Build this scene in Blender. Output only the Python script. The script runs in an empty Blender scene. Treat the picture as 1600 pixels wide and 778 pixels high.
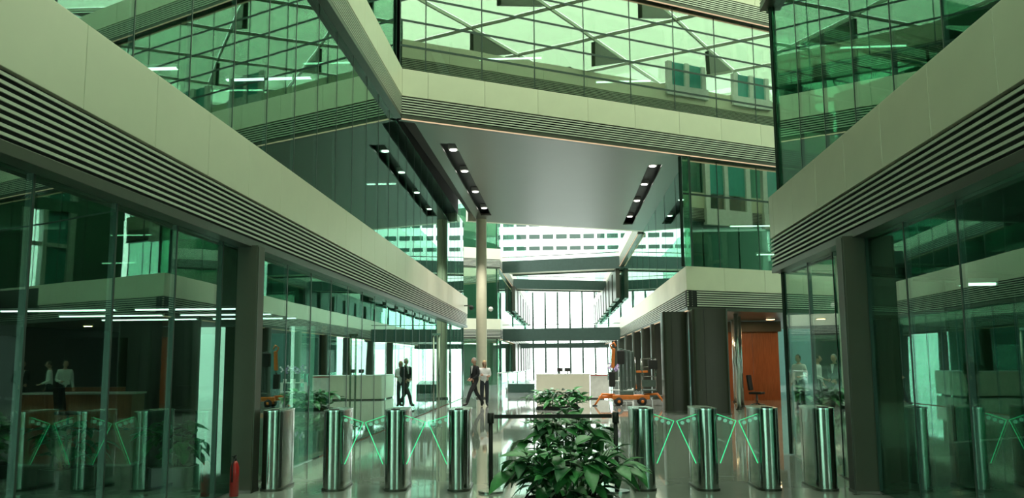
import bpy, bmesh, math, random
from mathutils import Vector, Matrix
random.seed(11)
S = bpy.context.scene
COL = S.collection
R_ = math.radians

# ------------------------------------------------------------------ camera, sky, exposure
cam = bpy.data.objects.new('camera', bpy.data.cameras.new('camera'))
COL.objects.link(cam)
cam.data.sensor_width = 36.0
cam.data.lens = 36.0 * 1352.0 / 1600.0
cam.data.clip_end = 400
EYE = 1.65
cam.matrix_world = (Matrix.Translation((0, 0, EYE)) @ Matrix.Rotation(R_(90 + 7.367), 4, 'X')
                    @ Matrix.Rotation(R_(-0.435), 4, 'Z'))
S.camera = cam

world = bpy.data.worlds.new('overcast_sky'); S.world = world
world.use_nodes = True
bg = world.node_tree.nodes['Background']
bg.inputs[0].default_value = (0.93, 1.0, 0.95, 1)
bg.inputs[1].default_value = 6.8

S.view_settings.view_transform = 'Standard'
S.view_settings.look = 'None'
S.view_settings.gamma = 1.0
S.view_settings.exposure = 0.0
S.view_settings.use_curve_mapping = False
cy = S.cycles
cy.max_bounces = 10; cy.diffuse_bounces = 4; cy.glossy_bounces = 7
cy.transmission_bounces = 6; cy.transparent_max_bounces = 24
cy.caustics_reflective = False; cy.caustics_refractive = False
cy.sample_clamp_indirect = 6.0

# ------------------------------------------------------------------ materials
MATS = {}
def nodes_of(m):
    m.use_nodes = True
    return m.node_tree.nodes, m.node_tree.links

def mat(name, col, rough=0.5, metal=0.0, var=0.08, scale=6.0, bump=0.0, spec=0.5, stretch=None, aniso=0.0):
    if name in MATS: return MATS[name]
    m = bpy.data.materials.new(name); N, L = nodes_of(m)
    b = N['Principled BSDF']
    b.inputs['Roughness'].default_value = rough
    b.inputs['Metallic'].default_value = metal
    b.inputs['Specular IOR Level'].default_value = spec
    if aniso: b.inputs['Anisotropic'].default_value = aniso
    tc = N.new('ShaderNodeTexCoord'); mp = N.new('ShaderNodeMapping')
    if stretch: mp.inputs['Scale'].default_value = stretch
    L.new(tc.outputs['Object'], mp.inputs[0])
    nz = N.new('ShaderNodeTexNoise'); nz.inputs['Scale'].default_value = scale; nz.inputs['Detail'].default_value = 4
    L.new(mp.outputs[0], nz.inputs['Vector'])
    rp = N.new('ShaderNodeValToRGB')
    lo = [max(0, c * (1 - var)) for c in col]; hi = [min(1, c * (1 + var)) for c in col]
    rp.color_ramp.elements[0].position = .3; rp.color_ramp.elements[1].position = .7
    rp.color_ramp.elements[0].color = (*lo, 1); rp.color_ramp.elements[1].color = (*hi, 1)
    L.new(nz.outputs['Fac'], rp.inputs[0]); L.new(rp.outputs[0], b.inputs['Base Color'])
    if bump:
        bm_ = N.new('ShaderNodeBump'); bm_.inputs['Strength'].default_value = bump; bm_.inputs['Distance'].default_value = .02
        L.new(nz.outputs['Fac'], bm_.inputs['Height']); L.new(bm_.outputs[0], b.inputs['Normal'])
    MATS[name] = m
    return m

def glass(name, trans, refl, f0, wav=0.012, wscale=0.7, power=3.5):
    m = bpy.data.materials.new(name); N, L = nodes_of(m)
    N.remove(N['Principled BSDF'])
    out = N['Material Output']
    lw = N.new('ShaderNodeLayerWeight'); lw.inputs[0].default_value = 0.5
    pw = N.new('ShaderNodeMath'); pw.operation = 'POWER'; pw.inputs[1].default_value = power
    mul = N.new('ShaderNodeMath'); mul.operation = 'MULTIPLY_ADD'
    mul.inputs[1].default_value = 0.95 - f0; mul.inputs[2].default_value = f0
    L.new(lw.outputs['Facing'], pw.inputs[0]); L.new(pw.outputs[0], mul.inputs[0])
    tr = N.new('ShaderNodeBsdfTransparent'); tr.inputs[0].default_value = (*trans, 1)
    gl = N.new('ShaderNodeBsdfGlossy'); gl.inputs[0].default_value = (*refl, 1); gl.inputs['Roughness'].default_value = 0.0
    mx = N.new('ShaderNodeMixShader')
    L.new(mul.outputs[0], mx.inputs[0]); L.new(tr.outputs[0], mx.inputs[1]); L.new(gl.outputs[0], mx.inputs[2])
    L.new(mx.outputs[0], out.inputs['Surface'])
    if wav:
        ge = N.new('ShaderNodeNewGeometry')
        nz = N.new('ShaderNodeTexNoise'); nz.inputs['Scale'].default_value = wscale; nz.inputs['Detail'].default_value = 1
        L.new(ge.outputs['Position'], nz.inputs['Vector'])
        bp = N.new('ShaderNodeBump'); bp.inputs['Strength'].default_value = 1.0; bp.inputs['Distance'].default_value = wav
        L.new(nz.outputs['Fac'], bp.inputs['Height']); L.new(bp.outputs[0], gl.inputs['Normal'])
    MATS[name] = m
    return m

def emit(name, col, strength):
    m = bpy.data.materials.new(name); N, L = nodes_of(m)
    N.remove(N['Principled BSDF'])
    e = N.new('ShaderNodeEmission'); e.inputs[0].default_value = (*col, 1); e.inputs[1].default_value = strength
    L.new(e.outputs[0], N['Material Output'].inputs['Surface'])
    MATS[name] = m
    return m

M_PANEL = mat('champagne_metal_panel', (.72, .695, .54), .38, .2, .03, 2.0)
M_SLAT  = mat('grey_metal_slat', (.62, .63, .53), .35, .25, .03, 2.0)
M_GAP   = mat('black_louvre_void', (.006, .008, .007), .8)
M_TRIM  = mat('dark_bronze_trim', (.09, .095, .075), .35, .6, .05)
M_MULL  = mat('dark_green_mullion', (.035, .06, .048), .35, .5, .05)
M_GLASS = glass('green_coated_glass', (.60, .83, .73), (.54, .79, .69), .15, wav=.0012)
M_GLASSB = glass('pale_green_coated_glass', (.55, .78, .64), (.85, .96, .86), .32, wav=.0025, wscale=.5)
M_CLEAR = glass('clear_glass', (.945, .98, .965), (.8, .95, .9), .04, wav=0, power=5.5)
M_SKYL  = glass('green_tinted_skylight', (.68, .745, .63), (.5, .7, .55), .05, wav=0)
M_WING = glass('wing_glass', (.90, .97, .94), (.6, .9, .75), .015, wav=0)
M_FLOOR = mat('polished_pale_stone', (.33, .36, .335), .035, 0, .12, 1.4, .006, 1.0)
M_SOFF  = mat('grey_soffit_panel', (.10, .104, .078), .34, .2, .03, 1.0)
M_BLACK = mat('black_matte', (.012, .013, .012), .6)
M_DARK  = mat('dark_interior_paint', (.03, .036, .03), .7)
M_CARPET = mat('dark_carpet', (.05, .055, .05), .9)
M_WHITE = mat('white_painted_metal', (.82, .84, .80), .4)
M_STEEL = mat('brushed_stainless_steel', (.38, .40, .37), .17, 1.0, .08, 3.0, 0, .5, (40, 40, .3))
M_STEELCAP = mat('satin_steel_cap', (.68, .74, .72), .22, .9, .03)
M_COLUMN = mat('brown_grey_metal_cladding', (.085, .083, .062), .45, .4, .05, 2)
M_PIER  = mat('dark_olive_metal_cladding', (.05, .053, .038), .34, .4, .06, 2, 0, .5, (8, 8, .2))
M_BEIGE = mat('cream_column_render', (.76, .75, .57), .45, 0, .03)
M_WOOD  = mat('orange_brown_veneer', (.36, .12, .045), .35, 0, .2, 3, 0, .5, (12, 12, .8))
M_DESK  = mat('cream_stone_desk', (.84, .82, .68), .35, 0, .03, 3)
M_DESKW = mat('white_lacquer_desk', (.82, .84, .80), .25)
M_ORANGE = mat('orange_machine_paint', (.72, .20, .03), .4, 0, .1, 8)
M_MGREY = mat('grey_green_machine_metal', (.12, .16, .14), .4, .5, .1, 8)
M_RUBBER = mat('black_rubber', (.02, .02, .02), .8)
M_SOIL  = mat('dark_soil', (.03, .022, .015), .9, 0, .4, 30, .5)
M_PLANTER = mat('black_planter', (.02, .024, .022), .35)
M_LEAF  = mat('glossy_green_leaf', (.06, .25, .075), .32, 0, .45, 9, 0, .5)
M_LEAF2 = mat('deep_green_leaf', (.035, .15, .06), .38, 0, .4, 9)
M_STEM  = mat('green_stem', (.05, .12, .04), .6)
M_LED   = emit('green_led', (.04, .75, .28), 1.3)
M_LEDOT = emit('pale_green_led_disc', (.25, .80, .48), .6)
M_WARM  = emit('warm_led_strip', (1.0, .74, .45), .8)
M_TUBE  = emit('white_linear_lamp', (.92, 1.0, .90), 6.0)
M_SPOT  = emit('white_spot_lamp', (1.0, .97, .88), 7.0)
M_WARMP = emit('warm_ceiling_lamp', (1.0, .62, .28), 9.0)
M_LAMPB = mat('lamp_body', (.5, .5, .48), .5)
M_SKIN  = mat('skin', (.55, .33, .24), .5, 0, .06)
M_SUIT  = mat('black_suit_cloth', (.014, .016, .018), .8)
M_SHIRT = mat('white_shirt_cloth', (.80, .82, .82), .8, 0, .04)
M_TROUS = mat('dark_trouser_cloth', (.02, .026, .035), .8)
M_SHOE  = mat('black_leather', (.01, .01, .01), .3)
M_BLOND = mat('blond_hair', (.74, .54, .26), .6, 0, .2, 40)
M_HAIR  = mat('dark_hair', (.03, .02, .015), .6, 0, .3, 40)
M_GREYH = mat('grey_hair', (.35, .34, .32), .6, 0, .3, 40)
M_PETALW = mat('white_petal', (.85, .84, .86), .6)
M_PETALL = mat('lilac_petal', (.45, .30, .60), .6)
M_RED   = mat('red_enamel', (.45, .02, .02), .3)
M_TEAL  = mat('teal_window_tint', (.10, .42, .38), .15, 0, .1)
M_RAIL  = mat('brass_trim', (.55, .42, .20), .3, .9)

# ------------------------------------------------------------------ helpers
T0 = R_(3.4)                                   # the corridor runs 3.4 degrees to the right of the lens axis
def UV(u, v, z=0.0):
    return Vector((u * math.cos(T0) + v * math.sin(T0), -u * math.sin(T0) + v * math.cos(T0), z))

def tag(o, label=None, cat=None, group=None, kind=None):
    if label: o['label'] = label
    if cat: o['category'] = cat
    if group: o['group'] = group
    if kind: o['kind'] = kind
    return o

def empty(name, loc=(0, 0, 0), rz=0.0):
    o = bpy.data.objects.new(name, None); COL.objects.link(o)
    o.location = loc; o.rotation_euler = (0, 0, rz); o.empty_display_size = .2
    return o

_cache = {}
def box_mesh(sx, sy, sz, m, bev=0.0):
    k = (round(sx, 4), round(sy, 4), round(sz, 4), m.name, bev)
    if k in _cache: return _cache[k]
    me = bpy.data.meshes.new('block')
    bm = bmesh.new(); bmesh.ops.create_cube(bm, size=1.0)
    bmesh.ops.scale(bm, vec=(sx, sy, sz), verts=bm.verts)
    if bev: bmesh.ops.bevel(bm, geom=bm.edges[:], offset=bev, segments=2, affect='EDGES', profile=.5)
    bm.to_mesh(me); bm.free(); me.materials.append(m)
    _cache[k] = me
    return me

def link(name, me, parent=None, loc=(0, 0, 0), rot=(0, 0, 0)):
    o = bpy.data.objects.new(name, me); COL.objects.link(o)
    o.location = loc; o.rotation_euler = rot
    if parent: o.parent = parent
    return o

def block(name, parent, size, loc, m, rot=(0, 0, 0), bev=0.0):
    return link(name, box_mesh(*size, m, bev), parent, loc, rot)

def mesh_obj(name, verts, faces, m, parent=None, loc=(0, 0, 0), rot=(0, 0, 0), smooth=False):
    me = bpy.data.meshes.new(name)
    me.from_pydata([tuple(v) for v in verts], [], faces); me.update()
    bm = bmesh.new(); bm.from_mesh(me); bmesh.ops.recalc_face_normals(bm, faces=bm.faces); bm.to_mesh(me); bm.free()
    me.materials.append(m)
    if smooth:
        for p in me.polygons: p.use_smooth = True
    return link(name, me, parent, loc, rot)

def prism(name, parent, poly, z0, z1, m, loc=(0, 0, 0), rz=0.0, smooth_sides=False):
    n = len(poly)
    vs = [(p[0], p[1], z0) for p in poly] + [(p[0], p[1], z1) for p in poly]
    fs = [tuple(range(n - 1, -1, -1)), tuple(range(n, 2 * n))] + [(i, (i + 1) % n, n + (i + 1) % n, n + i) for i in range(n)]
    o = mesh_obj(name, vs, fs, m, parent, loc, (0, 0, rz))
    if smooth_sides:
        for p in o.data.polygons:
            if len(p.vertices) == 4: p.use_smooth = True
        at = o.data.attributes.new('sharp_edge', 'BOOLEAN', 'EDGE') if 'sharp_edge' not in o.data.attributes else o.data.attributes['sharp_edge']
        for e in o.data.edges:
            za, zb_ = (o.data.vertices[i].co.z for i in e.vertices)
            at.data[e.index].value = abs(za - zb_) < 1e-6
    return o

def tube(name, parent, pts, r, m, n=8, caps=True):
    """swept tube through points; r a number or list"""
    pts = [Vector(p) for p in pts]; rs = r if isinstance(r, (list, tuple)) else [r] * len(pts)
    vs, fs = [], []
    for i, p in enumerate(pts):
        d = (pts[min(i + 1, len(pts) - 1)] - pts[max(i - 1, 0)]).normalized()
        a = d.orthogonal().normalized() if i == 0 else (a - d * a.dot(d)).normalized()
        b = d.cross(a)
        for k in range(n):
            t = 2 * math.pi * k / n
            vs.append(p + (a * math.cos(t) + b * math.sin(t)) * rs[i])
    for i in range(len(pts) - 1):
        for k in range(n):
            fs.append((i * n + k, i * n + (k + 1) % n, (i + 1) * n + (k + 1) % n, (i + 1) * n + k))
    if caps:
        fs.append(tuple(range(n - 1, -1, -1))); fs.append(tuple((len(pts) - 1) * n + k for k in range(n)))
    return mesh_obj(name, vs, fs, m, parent, smooth=True)

def ball(name, parent, c, rad, m, seg=12, ring=8):
    me = bpy.data.meshes.new(name); bm = bmesh.new()
    bmesh.ops.create_uvsphere(bm, u_segments=seg, v_segments=ring, radius=1.0)
    rad = rad if isinstance(rad, (tuple, list)) else (rad,) * 3
    bmesh.ops.scale(bm, vec=rad, verts=bm.verts)
    bm.to_mesh(me); bm.free(); me.materials.append(m)
    for p in me.polygons: p.use_smooth = True
    return link(name, me, parent, c)

def children(o): return [c for c in bpy.data.objects if c.parent == o]
def copy_tree(o, parent=None):
    c = o.copy(); COL.objects.link(c)
    if parent: c.parent = parent
    for ch in children(o): copy_tree(ch, c)
    return c

# ------------------------------------------------------------------ wall geometry (measured from the perspective)
B1, HM, HT, HF = 3.17, .63, 1.38, 4.91          # fascia underside, louvre height, fascia height, storey height
def line(th, d):
    t = R_(th); n = Vector((math.cos(t), math.sin(t))); a = Vector((-math.sin(t), math.cos(t)))
    return n * d, a                              # a point and the direction
class Wall:
    """vertical wall along p0 + a*s; d is measured out of the wall, towards the atrium"""
    def __init__(self, root, p0, a, out):
        self.root = root; self.p0 = Vector(p0[:2]); self.a = Vector(a[:2]).normalized()
        n = Vector((-self.a.y, self.a.x)); self.n = n if n.dot(Vector(out[:2])) > 0 else -n
        self.rz = math.atan2(self.a.y, self.a.x)
    def at(self, s, d, z):
        p = self.p0 + self.a * s + self.n * d
        return Vector((p.x, p.y, z))
    mit_s = None; mit = 0.0
    def box(self, name, s0, s1, d0, d1, z0, z1, m, bev=0.0, parent=None):
        if self.mit_s is not None and abs(s0 - self.mit_s) < .02:      # mitred corner piece
            poly = [self.at(s0 - self.mit * d0, d0, 0).xy, self.at(s1, d0, 0).xy, self.at(s1, d1, 0).xy, self.at(s0 - self.mit * d1, d1, 0).xy]
            c = self.at((s0 + s1) / 2, (d0 + d1) / 2, 0)
            return prism(name, parent or self.root, [p - c.xy for p in poly], z0, z1, m, c)
        return block(name, parent or self.root, (abs(s1 - s0), abs(d1 - d0), abs(z1 - z0)),
                     self.at((s0 + s1) / 2, (d0 + d1) / 2, (z0 + z1) / 2), m, (0, 0, self.rz), bev)
    def fascia(self, s0, s1, zb, seams, slats=8, m=M_PANEL, led=False, depth=.14, bar=.40):
        cuts = [s0] + [s for s in seams if s0 + .2 < s < s1 - .2] + [s1]
        for a, b in zip(cuts, cuts[1:]):
            self.box('fascia_panel', a + .004, b - .004, -depth, 0, zb + HM, zb + HT, m, .004)
        self.box('louvre_backing', s0, s1, -.17, -.055, zb + .02, zb + HM + .005, M_GAP)
        pit = (HM - .13) / slats
        for k in range(slats):
            z = zb + .13 + pit * k
            self.box('louvre_slat', s0, s1, -.02, -.006, z + pit * .05, z + pit * (.05 + bar), M_SLAT)
        self.box('bottom_trim', s0, s1, -.28, 0, zb, zb + .10, M_TRIM, .004)
        self.box('fascia_backing', s0, s1, -.40, -.18, zb + .05, zb + HT - .02, M_GAP)
        if led: self.box('led_strip', s0, s1, -.03, .01, zb - .025, zb + .0, M_WARM)
    def glazing(self, cuts, z0, z1, m=M_GLASS, mull=True, hbars=(), md=.05, mw=.03):
        for a, b in zip(cuts, cuts[1:]):
            self.box('pane', a + .006, b - .006, -.20, -.185, z0, z1, m)
        if mull:
            for s in cuts: self.box('mullion', s - mw / 2, s + mw / 2, -.24, -.18, z0, z1, M_MULL)
        for z in hbars: self.box('transom', cuts[0], cuts[-1], -.24, -.178, z - .03, z + .03, M_MULL)

Lp, La = line(-2.726, -3.97); Rp, Ra = line(-4.217, 3.508)
Fp, Fa = line(-3.46, 3.80);   Bp, Ba = line(117.47, 21.23); Ba = -Ba     # Ba runs to the right and away
def meet(p, a, q, b):
    # parameter along p + a*s where it crosses q + b*t
    d = Vector(q) - Vector(p); den = a.x * b.y - a.y * b.x
    return (d.x * b.y - d.y * b.x) / den
def sB(x): return (x - Bp.x) / Ba.x
def frange(a, b, st):
    o = []
    while a < b - 1e-6: o.append(a); a += st
    return o

# floor
fl = mesh_obj('floor', [(-60, -14, 0), (70, -14, 0), (70, 150, 0), (-60, 150, 0), (-60, -14, -.3), (70, -14, -.3), (70, 150, -.3), (-60, 150, -.3)],
              [(0, 1, 2, 3), (4, 7, 6, 5), (0, 4, 5, 1), (1, 5, 6, 2), (2, 6, 7, 3), (3, 7, 4, 0)], M_FLOOR)
tag(fl, 'polished pale stone lobby floor running through the atrium', 'floor', kind='structure')

# left wall: glass, fascia, glass, fascia
MOD = 1.335
wl = empty('wall_left'); tag(wl, 'green glass wall with louvred metal fascias on the near left side', 'wall', kind='structure')
W = Wall(wl, Lp, La, (1, 0)); LEND = 39.8
seams = frange(6.96 - 2 * MOD, LEND, MOD)
W.fascia(-9, LEND, B1, seams, 8)
W.fascia(-9, meet(Lp, La, Bp, Ba), B1 + HF, [s for s in seams if s < 22], 8)
gcuts = [-9, -2] + frange(6.63 - 3 * MOD, 39.4, MOD) + [LEND]
W.glazing(gcuts, 0.02, B1, M_GLASS)
W.glazing([-9, -2] + frange(12.12 - 6 * MOD, 39.4, MOD) + [LEND], B1 + HT, B1 + HF, M_GLASS, mw=.02)
W.glazing([-9, 0, 6, 12, 17, 22.35], B1 + HF + HT, 15.2, M_GLASS)

# right wall: ends early, the cross street opens behind it
wr = empty('wall_right'); tag(wr, 'green glass wall with louvred metal fascias on the near right side', 'wall', kind='structure')
W = Wall(wr, Rp, Ra, (-1, 0)); REND = 15.75
rseams = frange(7.21 - 2 * 1.37, REND, 1.37)
W.fascia(-9, REND, B1, rseams, 7)
W.fascia(-9, REND, B1 + HF, rseams, 7)
_rc = [-9, -2] + frange(7.21 - 3 * 1.37, 15.3, 1.37) + [REND]
W.glazing([c for c in _rc if c < 12.75], .02, B1, M_GLASS)
W.glazing([c for c in _rc if c > 11.3], .02, B1, M_CLEAR)
W.glazing([-9, -2] + frange(7.21 - 3 * 1.37, 15.3, 1.37) + [REND], B1 + HT, B1 + HF, M_GLASS, mw=.02)
W.glazing([-9, 0, 6, 11, REND], B1 + HF + HT, 15.2, M_GLASS)
RE = W.at(REND, 0, 0)

# far face of the right wing, along the cross street
we = empty('wall_cross_street'); tag(we, 'glass and louvre facade of the right wing along the cross street', 'wall', kind='structure')
E_ = Wall(we, RE.xy + Ba * .0, Ba, (0, 1))
ecuts = [0.05] + frange(2.2, 24, 2.2) + [24]
for k in range(3):
    E_.fascia(0.16, 24, B1 + k * HF, ecuts[1:-1], 7)
    if k == 0:
        E_.glazing(ecuts[:3], .02, B1, M_CLEAR); E_.glazing(ecuts[2:], .02, B1, M_GLASS)
        continue
    E_.glazing(ecuts, .02 if k == 0 else B1 + HT + (k - 1) * HF, B1 + k * HF, M_GLASS)

for s_, z_ in ((15.4, 8.7), (19.0, 8.7)):             # deep white framed windows in the upper storey
    wd = E_.box('window_frame', s_, s_ + .28, -.1, .12, z_, z_ + 3.1, M_WHITE)
    E_.box('window_frame', s_ + 2.5, s_ + 2.78, -.1, .12, z_, z_ + 3.1, M_WHITE); E_.box('window_frame', s_ + 1.2, s_ + 1.42, -.1, .12, z_, z_ + 3.1, M_WHITE)
    E_.box('window_sill', s_, s_ + 2.78, -.1, .16, z_ - .75, z_, M_WHITE); E_.box('window_head', s_, s_ + 2.78, -.1, .12, z_ + 3.1, z_ + 3.3, M_WHITE)
    E_.box('window_pane', s_ + .28, s_ + 2.5, -.1, 0, z_, z_ + 3.1, M_TEAL)
for s_ in (13.2, 17.2, 20.4):                          # white framed roof lantern on the parapet
    for q in (0, 1.0, 2.0): E_.box('lantern_frame', s_ + q, s_ + q + .24, -.1, .12, 14.38, 15.5, M_WHITE)
    E_.box('lantern_pane', s_ + .24, s_ + 2.0, -.06, 0, 14.38, 15.5, M_TEAL)
    E_.box('lantern_sill', s_ - .1, s_ + 2.34, -.1, .16, 13.9, 14.38, M_WHITE)
E_.box('interior_partition', 3.0, 25, -4.2, -4.0, 0, 14.3, mat('grey_green_cladding', (.13, .24, .18), .5))

# bridge across the atrium
wb = empty('wall_bridge'); tag(wb, 'office bridge with pale green glass and louvred fascia crossing above the hall', 'wall', kind='structure')
Bw = Wall(wb, Bp, Ba, (0, -1))
b0, b1 = meet(Bp, Ba, Lp, La), sB(24)
bseams = [sB(-2.247) + 1.71 * k for k in range(-1, 20)]
bcut = [b0] + [s for s in bseams if b0 + .2 < s < b1 - .2] + [b1]
Bw.fascia(b0, b1, B1 + HF, bcut[1:-1], 7, led=True, bar=.46)
Bw.fascia(b0, b1, B1 + 2 * HF, bcut[1:-1], 7, led=True, bar=.5)
zb = B1 + HF + HT
Bw.glazing(bcut, zb, B1 + 2 * HF, M_GLASSB, hbars=[zb + .72 * k for k in range(1, 5)])
for k, s in enumerate(bcut):
    pass

# pavilion under the bridge on the right: front face and the side that runs down the hall
wp = empty('wall_pavilion'); tag(wp, 'glass pavilion under the bridge with louvred fascia and open ground floor', 'wall', kind='structure')
Gw = Wall(wp, Bp + Vector((-.461, .887)) * .12, Ba, (0, -1))
g0 = meet(Gw.p0, Ba, Fp, Fa); gseams = [s for s in bseams if s > g0 + .5]
Gw.mit_s = g0; Gw.mit = .62
Gw.fascia(g0, b1, B1, gseams, 7, bar=.5)
Gw.glazing([g0] + [s for s in gseams if s < b1] + [b1], B1 + HT, B1 + HF, M_GLASSB, hbars=[B1 + HT + 2.35])
Fw = Wall(wp, Fp, Fa, (-1, 0))
FS, FE = meet(Fp, Fa, Gw.p0, Ba), 112.0
Fw.mit_s = FS; Fw.mit = .62
Fw.fascia(FS, 66, B1, frange(FS + 1.71, 64, 3.42), 7, led=True)
Fw.fascia(66, FE, B1, [80, 96], 5, led=True)
Fw.glazing([FS] + frange(FS + 3.42, 64, 3.42) + [66, 80, 96, FE], B1 + HT, B1 + HF, M_GLASS, mull=True, mw=.03)
Fw.fascia(44.5, FE, B1 + HF, [56, 68, 80, 96], 5, led=True)
Fw.glazing([44.5, 56, 68, 80, 96, FE], B1 + HF + HT, 15.0, M_GLASS)
for k in range(9):                                # dark fins of the far upper floor
    s = 60 + k * 5.2
    Fw.box('upper_fin', s, s + 3.6, -.02, .25, 5.9, B1 + HF - .05, M_PIER)

# soffit of the bridge
sB0 = Bw.at(b0, 0, 0); sB1 = Bw.at(b1, 0, 0)
soff_back = [Vector((-2.03, 39.5)), Vector((6.32, 42.9)), Vector((22.0, 49.3))]
_in = Vector((-.461, .887)) * .6
spoly = [sB0.xy + _in, sB1.xy + _in, soff_back[2], soff_back[1], soff_back[0]]
cs = empty('ceiling_bridge'); tag(cs, 'dark grey panelled soffit under the bridge with two recessed lamp slots', 'ceiling', kind='structure')
# soffit split into strips so that the two slots are real openings: work in corridor coordinates
def toUV(p): return ((p[0] * math.cos(T0) - p[1] * math.sin(T0)), (p[0] * math.sin(T0) + p[1] * math.cos(T0)))
zs = B1 + HF + .004
def front_v(u):   # corridor v of the bridge face at u
    A = toUV(sB0); Bq = toUV(sB1); return A[1] + (u - A[0]) * (Bq[1] - A[1]) / (Bq[0] - A[0])
def back_v(u):
    P = [toUV(p) for p in soff_back]
    for a, b in zip(P, P[1:]):
        if u <= b[0] + 1e-6: return a[1] + (u - a[0]) * (b[1] - a[1]) / (b[0] - a[0])
    return P[-1][1]
slotA = (-3.62, -3.16); slotB = (2.88, 3.34)
def strip(name, u0, u1, v0a, v0b, v1a, v1b, z0, z1, m):
    return prism(name, cs, [UV(u0, v0a).xy, UV(u1, v0b).xy, UV(u1, v1b).xy, UV(u0, v1a).xy], z0, z1, m)
ue = toUV(sB0)[0]
edges = [-3.97, slotA[0], slotA[1], -1.6, 0.0, 1.5, slotB[0], slotB[1], 3.85, 6, 9, 13, 18]
slots_v = {slotA[0]: (25.0, 37.9), slotB[0]: (28.4, 41.2)}
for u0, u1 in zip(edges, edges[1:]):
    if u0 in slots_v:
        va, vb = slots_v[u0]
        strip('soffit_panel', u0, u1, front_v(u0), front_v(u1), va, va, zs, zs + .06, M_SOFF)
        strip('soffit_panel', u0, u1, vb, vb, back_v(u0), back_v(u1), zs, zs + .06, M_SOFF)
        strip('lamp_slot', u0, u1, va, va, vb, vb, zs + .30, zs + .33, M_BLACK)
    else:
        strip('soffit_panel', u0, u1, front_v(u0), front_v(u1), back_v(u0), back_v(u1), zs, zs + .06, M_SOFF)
prism('bridge_floor_slab', cs, spoly, zs + .4, B1 + HF + 1.3, M_DARK)
prism('bridge_roof_slab', cs, spoly, B1 + 2 * HF + .1, B1 + 2 * HF + 1.3, M_DARK)
prism('back_fascia', cs, [soff_back[0], soff_back[1], soff_back[2], soff_back[2] + Vector((-.1, .3)), soff_back[1] + Vector((-.1, .3)), soff_back[0] + Vector((-.1, .3))],
      zs, 15.0, M_PANEL)

# slot spotlights
k = 0
for (u0, u1), vs in ((slotA, (26.4, 29.5, 33.2, 36.9)), (slotB, (29.3, 32.4, 35.8, 39.8))):
    for j, v in enumerate(vs):
        k += 1
        t = empty('recessed_spotlight', UV((u0 + u1) / 2, v, zs + .30), -T0)
        block('lamp_body', t, (.3, .34, .14), (0, 0, -.07), M_LAMPB, bev=.01)
        prism('lens', t, [(.11 * math.cos(a * math.pi / 8), .11 * math.sin(a * math.pi / 8)) for a in range(16)], -.165, -.139, M_SPOT)
        ld = bpy.data.lights.new('spot_glow', 'SPOT'); ld.energy = 1300; ld.spot_size = R_(85); ld.spot_blend = .6; ld.color = (1, .95, .82); ld.shadow_soft_size = .04
        lo = bpy.data.objects.new('spot_glow', ld); COL.objects.link(lo); lo.parent = t; lo.location = (0, 0, -.2)
        side = 'slot beside the left glass wall' if k <= 4 else 'slot beside the pavilion'
        tag(t, ['nearest', 'second', 'third', 'farthest'][j] + ' white spotlight in the soffit ' + side, 'spotlight', 'spotlights in the soffit slots')

# ------------------------------------------------------------------ building masses behind the glass
def uvbox(name, parent, u0, u1, v0, v1, z0, z1, m):
    return block(name, parent, (u1 - u0, v1 - v0, z1 - z0), UV((u0 + u1) / 2, (v0 + v1) / 2, (z0 + z1) / 2), m, (0, 0, -T0))
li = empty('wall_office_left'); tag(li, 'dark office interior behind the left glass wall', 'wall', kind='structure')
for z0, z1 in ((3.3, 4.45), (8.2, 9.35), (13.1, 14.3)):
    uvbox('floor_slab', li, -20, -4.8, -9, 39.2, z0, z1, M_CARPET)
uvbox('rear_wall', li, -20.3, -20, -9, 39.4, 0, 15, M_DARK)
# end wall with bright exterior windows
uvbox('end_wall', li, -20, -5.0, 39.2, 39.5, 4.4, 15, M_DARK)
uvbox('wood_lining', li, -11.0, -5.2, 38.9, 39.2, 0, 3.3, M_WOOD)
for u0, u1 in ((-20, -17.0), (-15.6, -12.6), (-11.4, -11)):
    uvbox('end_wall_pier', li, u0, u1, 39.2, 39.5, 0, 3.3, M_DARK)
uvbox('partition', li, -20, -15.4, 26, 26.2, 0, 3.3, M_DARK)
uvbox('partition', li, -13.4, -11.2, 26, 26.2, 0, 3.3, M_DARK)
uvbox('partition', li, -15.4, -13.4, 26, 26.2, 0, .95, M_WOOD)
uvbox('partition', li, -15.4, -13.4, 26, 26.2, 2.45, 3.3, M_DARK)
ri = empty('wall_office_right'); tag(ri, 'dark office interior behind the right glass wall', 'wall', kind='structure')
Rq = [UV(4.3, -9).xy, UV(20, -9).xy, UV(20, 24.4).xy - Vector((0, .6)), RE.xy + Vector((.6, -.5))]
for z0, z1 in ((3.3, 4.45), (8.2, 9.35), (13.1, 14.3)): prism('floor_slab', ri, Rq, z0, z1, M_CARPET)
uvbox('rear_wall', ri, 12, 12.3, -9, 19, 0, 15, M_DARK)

# back wall behind the lens
bw = empty('wall_back'); tag(bw, 'entrance wall with glass doors closing the atrium behind the viewer', 'wall', kind='structure')
for k in range(6): uvbox('pane', bw, -4.2 + k * 1.4, -4.2 + (k + 1) * 1.4 - .03, -10.03, -10, 0, 3.2, M_GLASS)
uvbox('entrance_hall', bw, -8, 8, -13.9, -13.7, 0, 4.5, M_DARK)
uvbox('fascia_panel', bw, -4.3, 4.3, -10.2, -10, 3.2, 15.4, M_PANEL)

# unseen mass added above the left building to keep skylight off the right wall
tw = empty('wall_sky_blocker'); tag(tw, 'unseen tower mass added over the left wing to shade the right wall', 'wall', kind='structure')
for k in range(4):
    uvbox('blocker_band', tw, -20, -4.6, -9, 39.5, 15.9 + k * HF, 17.4 + k * HF, M_PANEL)
    uvbox('blocker_core', tw, -20, -4.8, -9, 39.3, 17.4 + k * HF, 15.9 + (k + 1) * HF, M_MULL)
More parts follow.
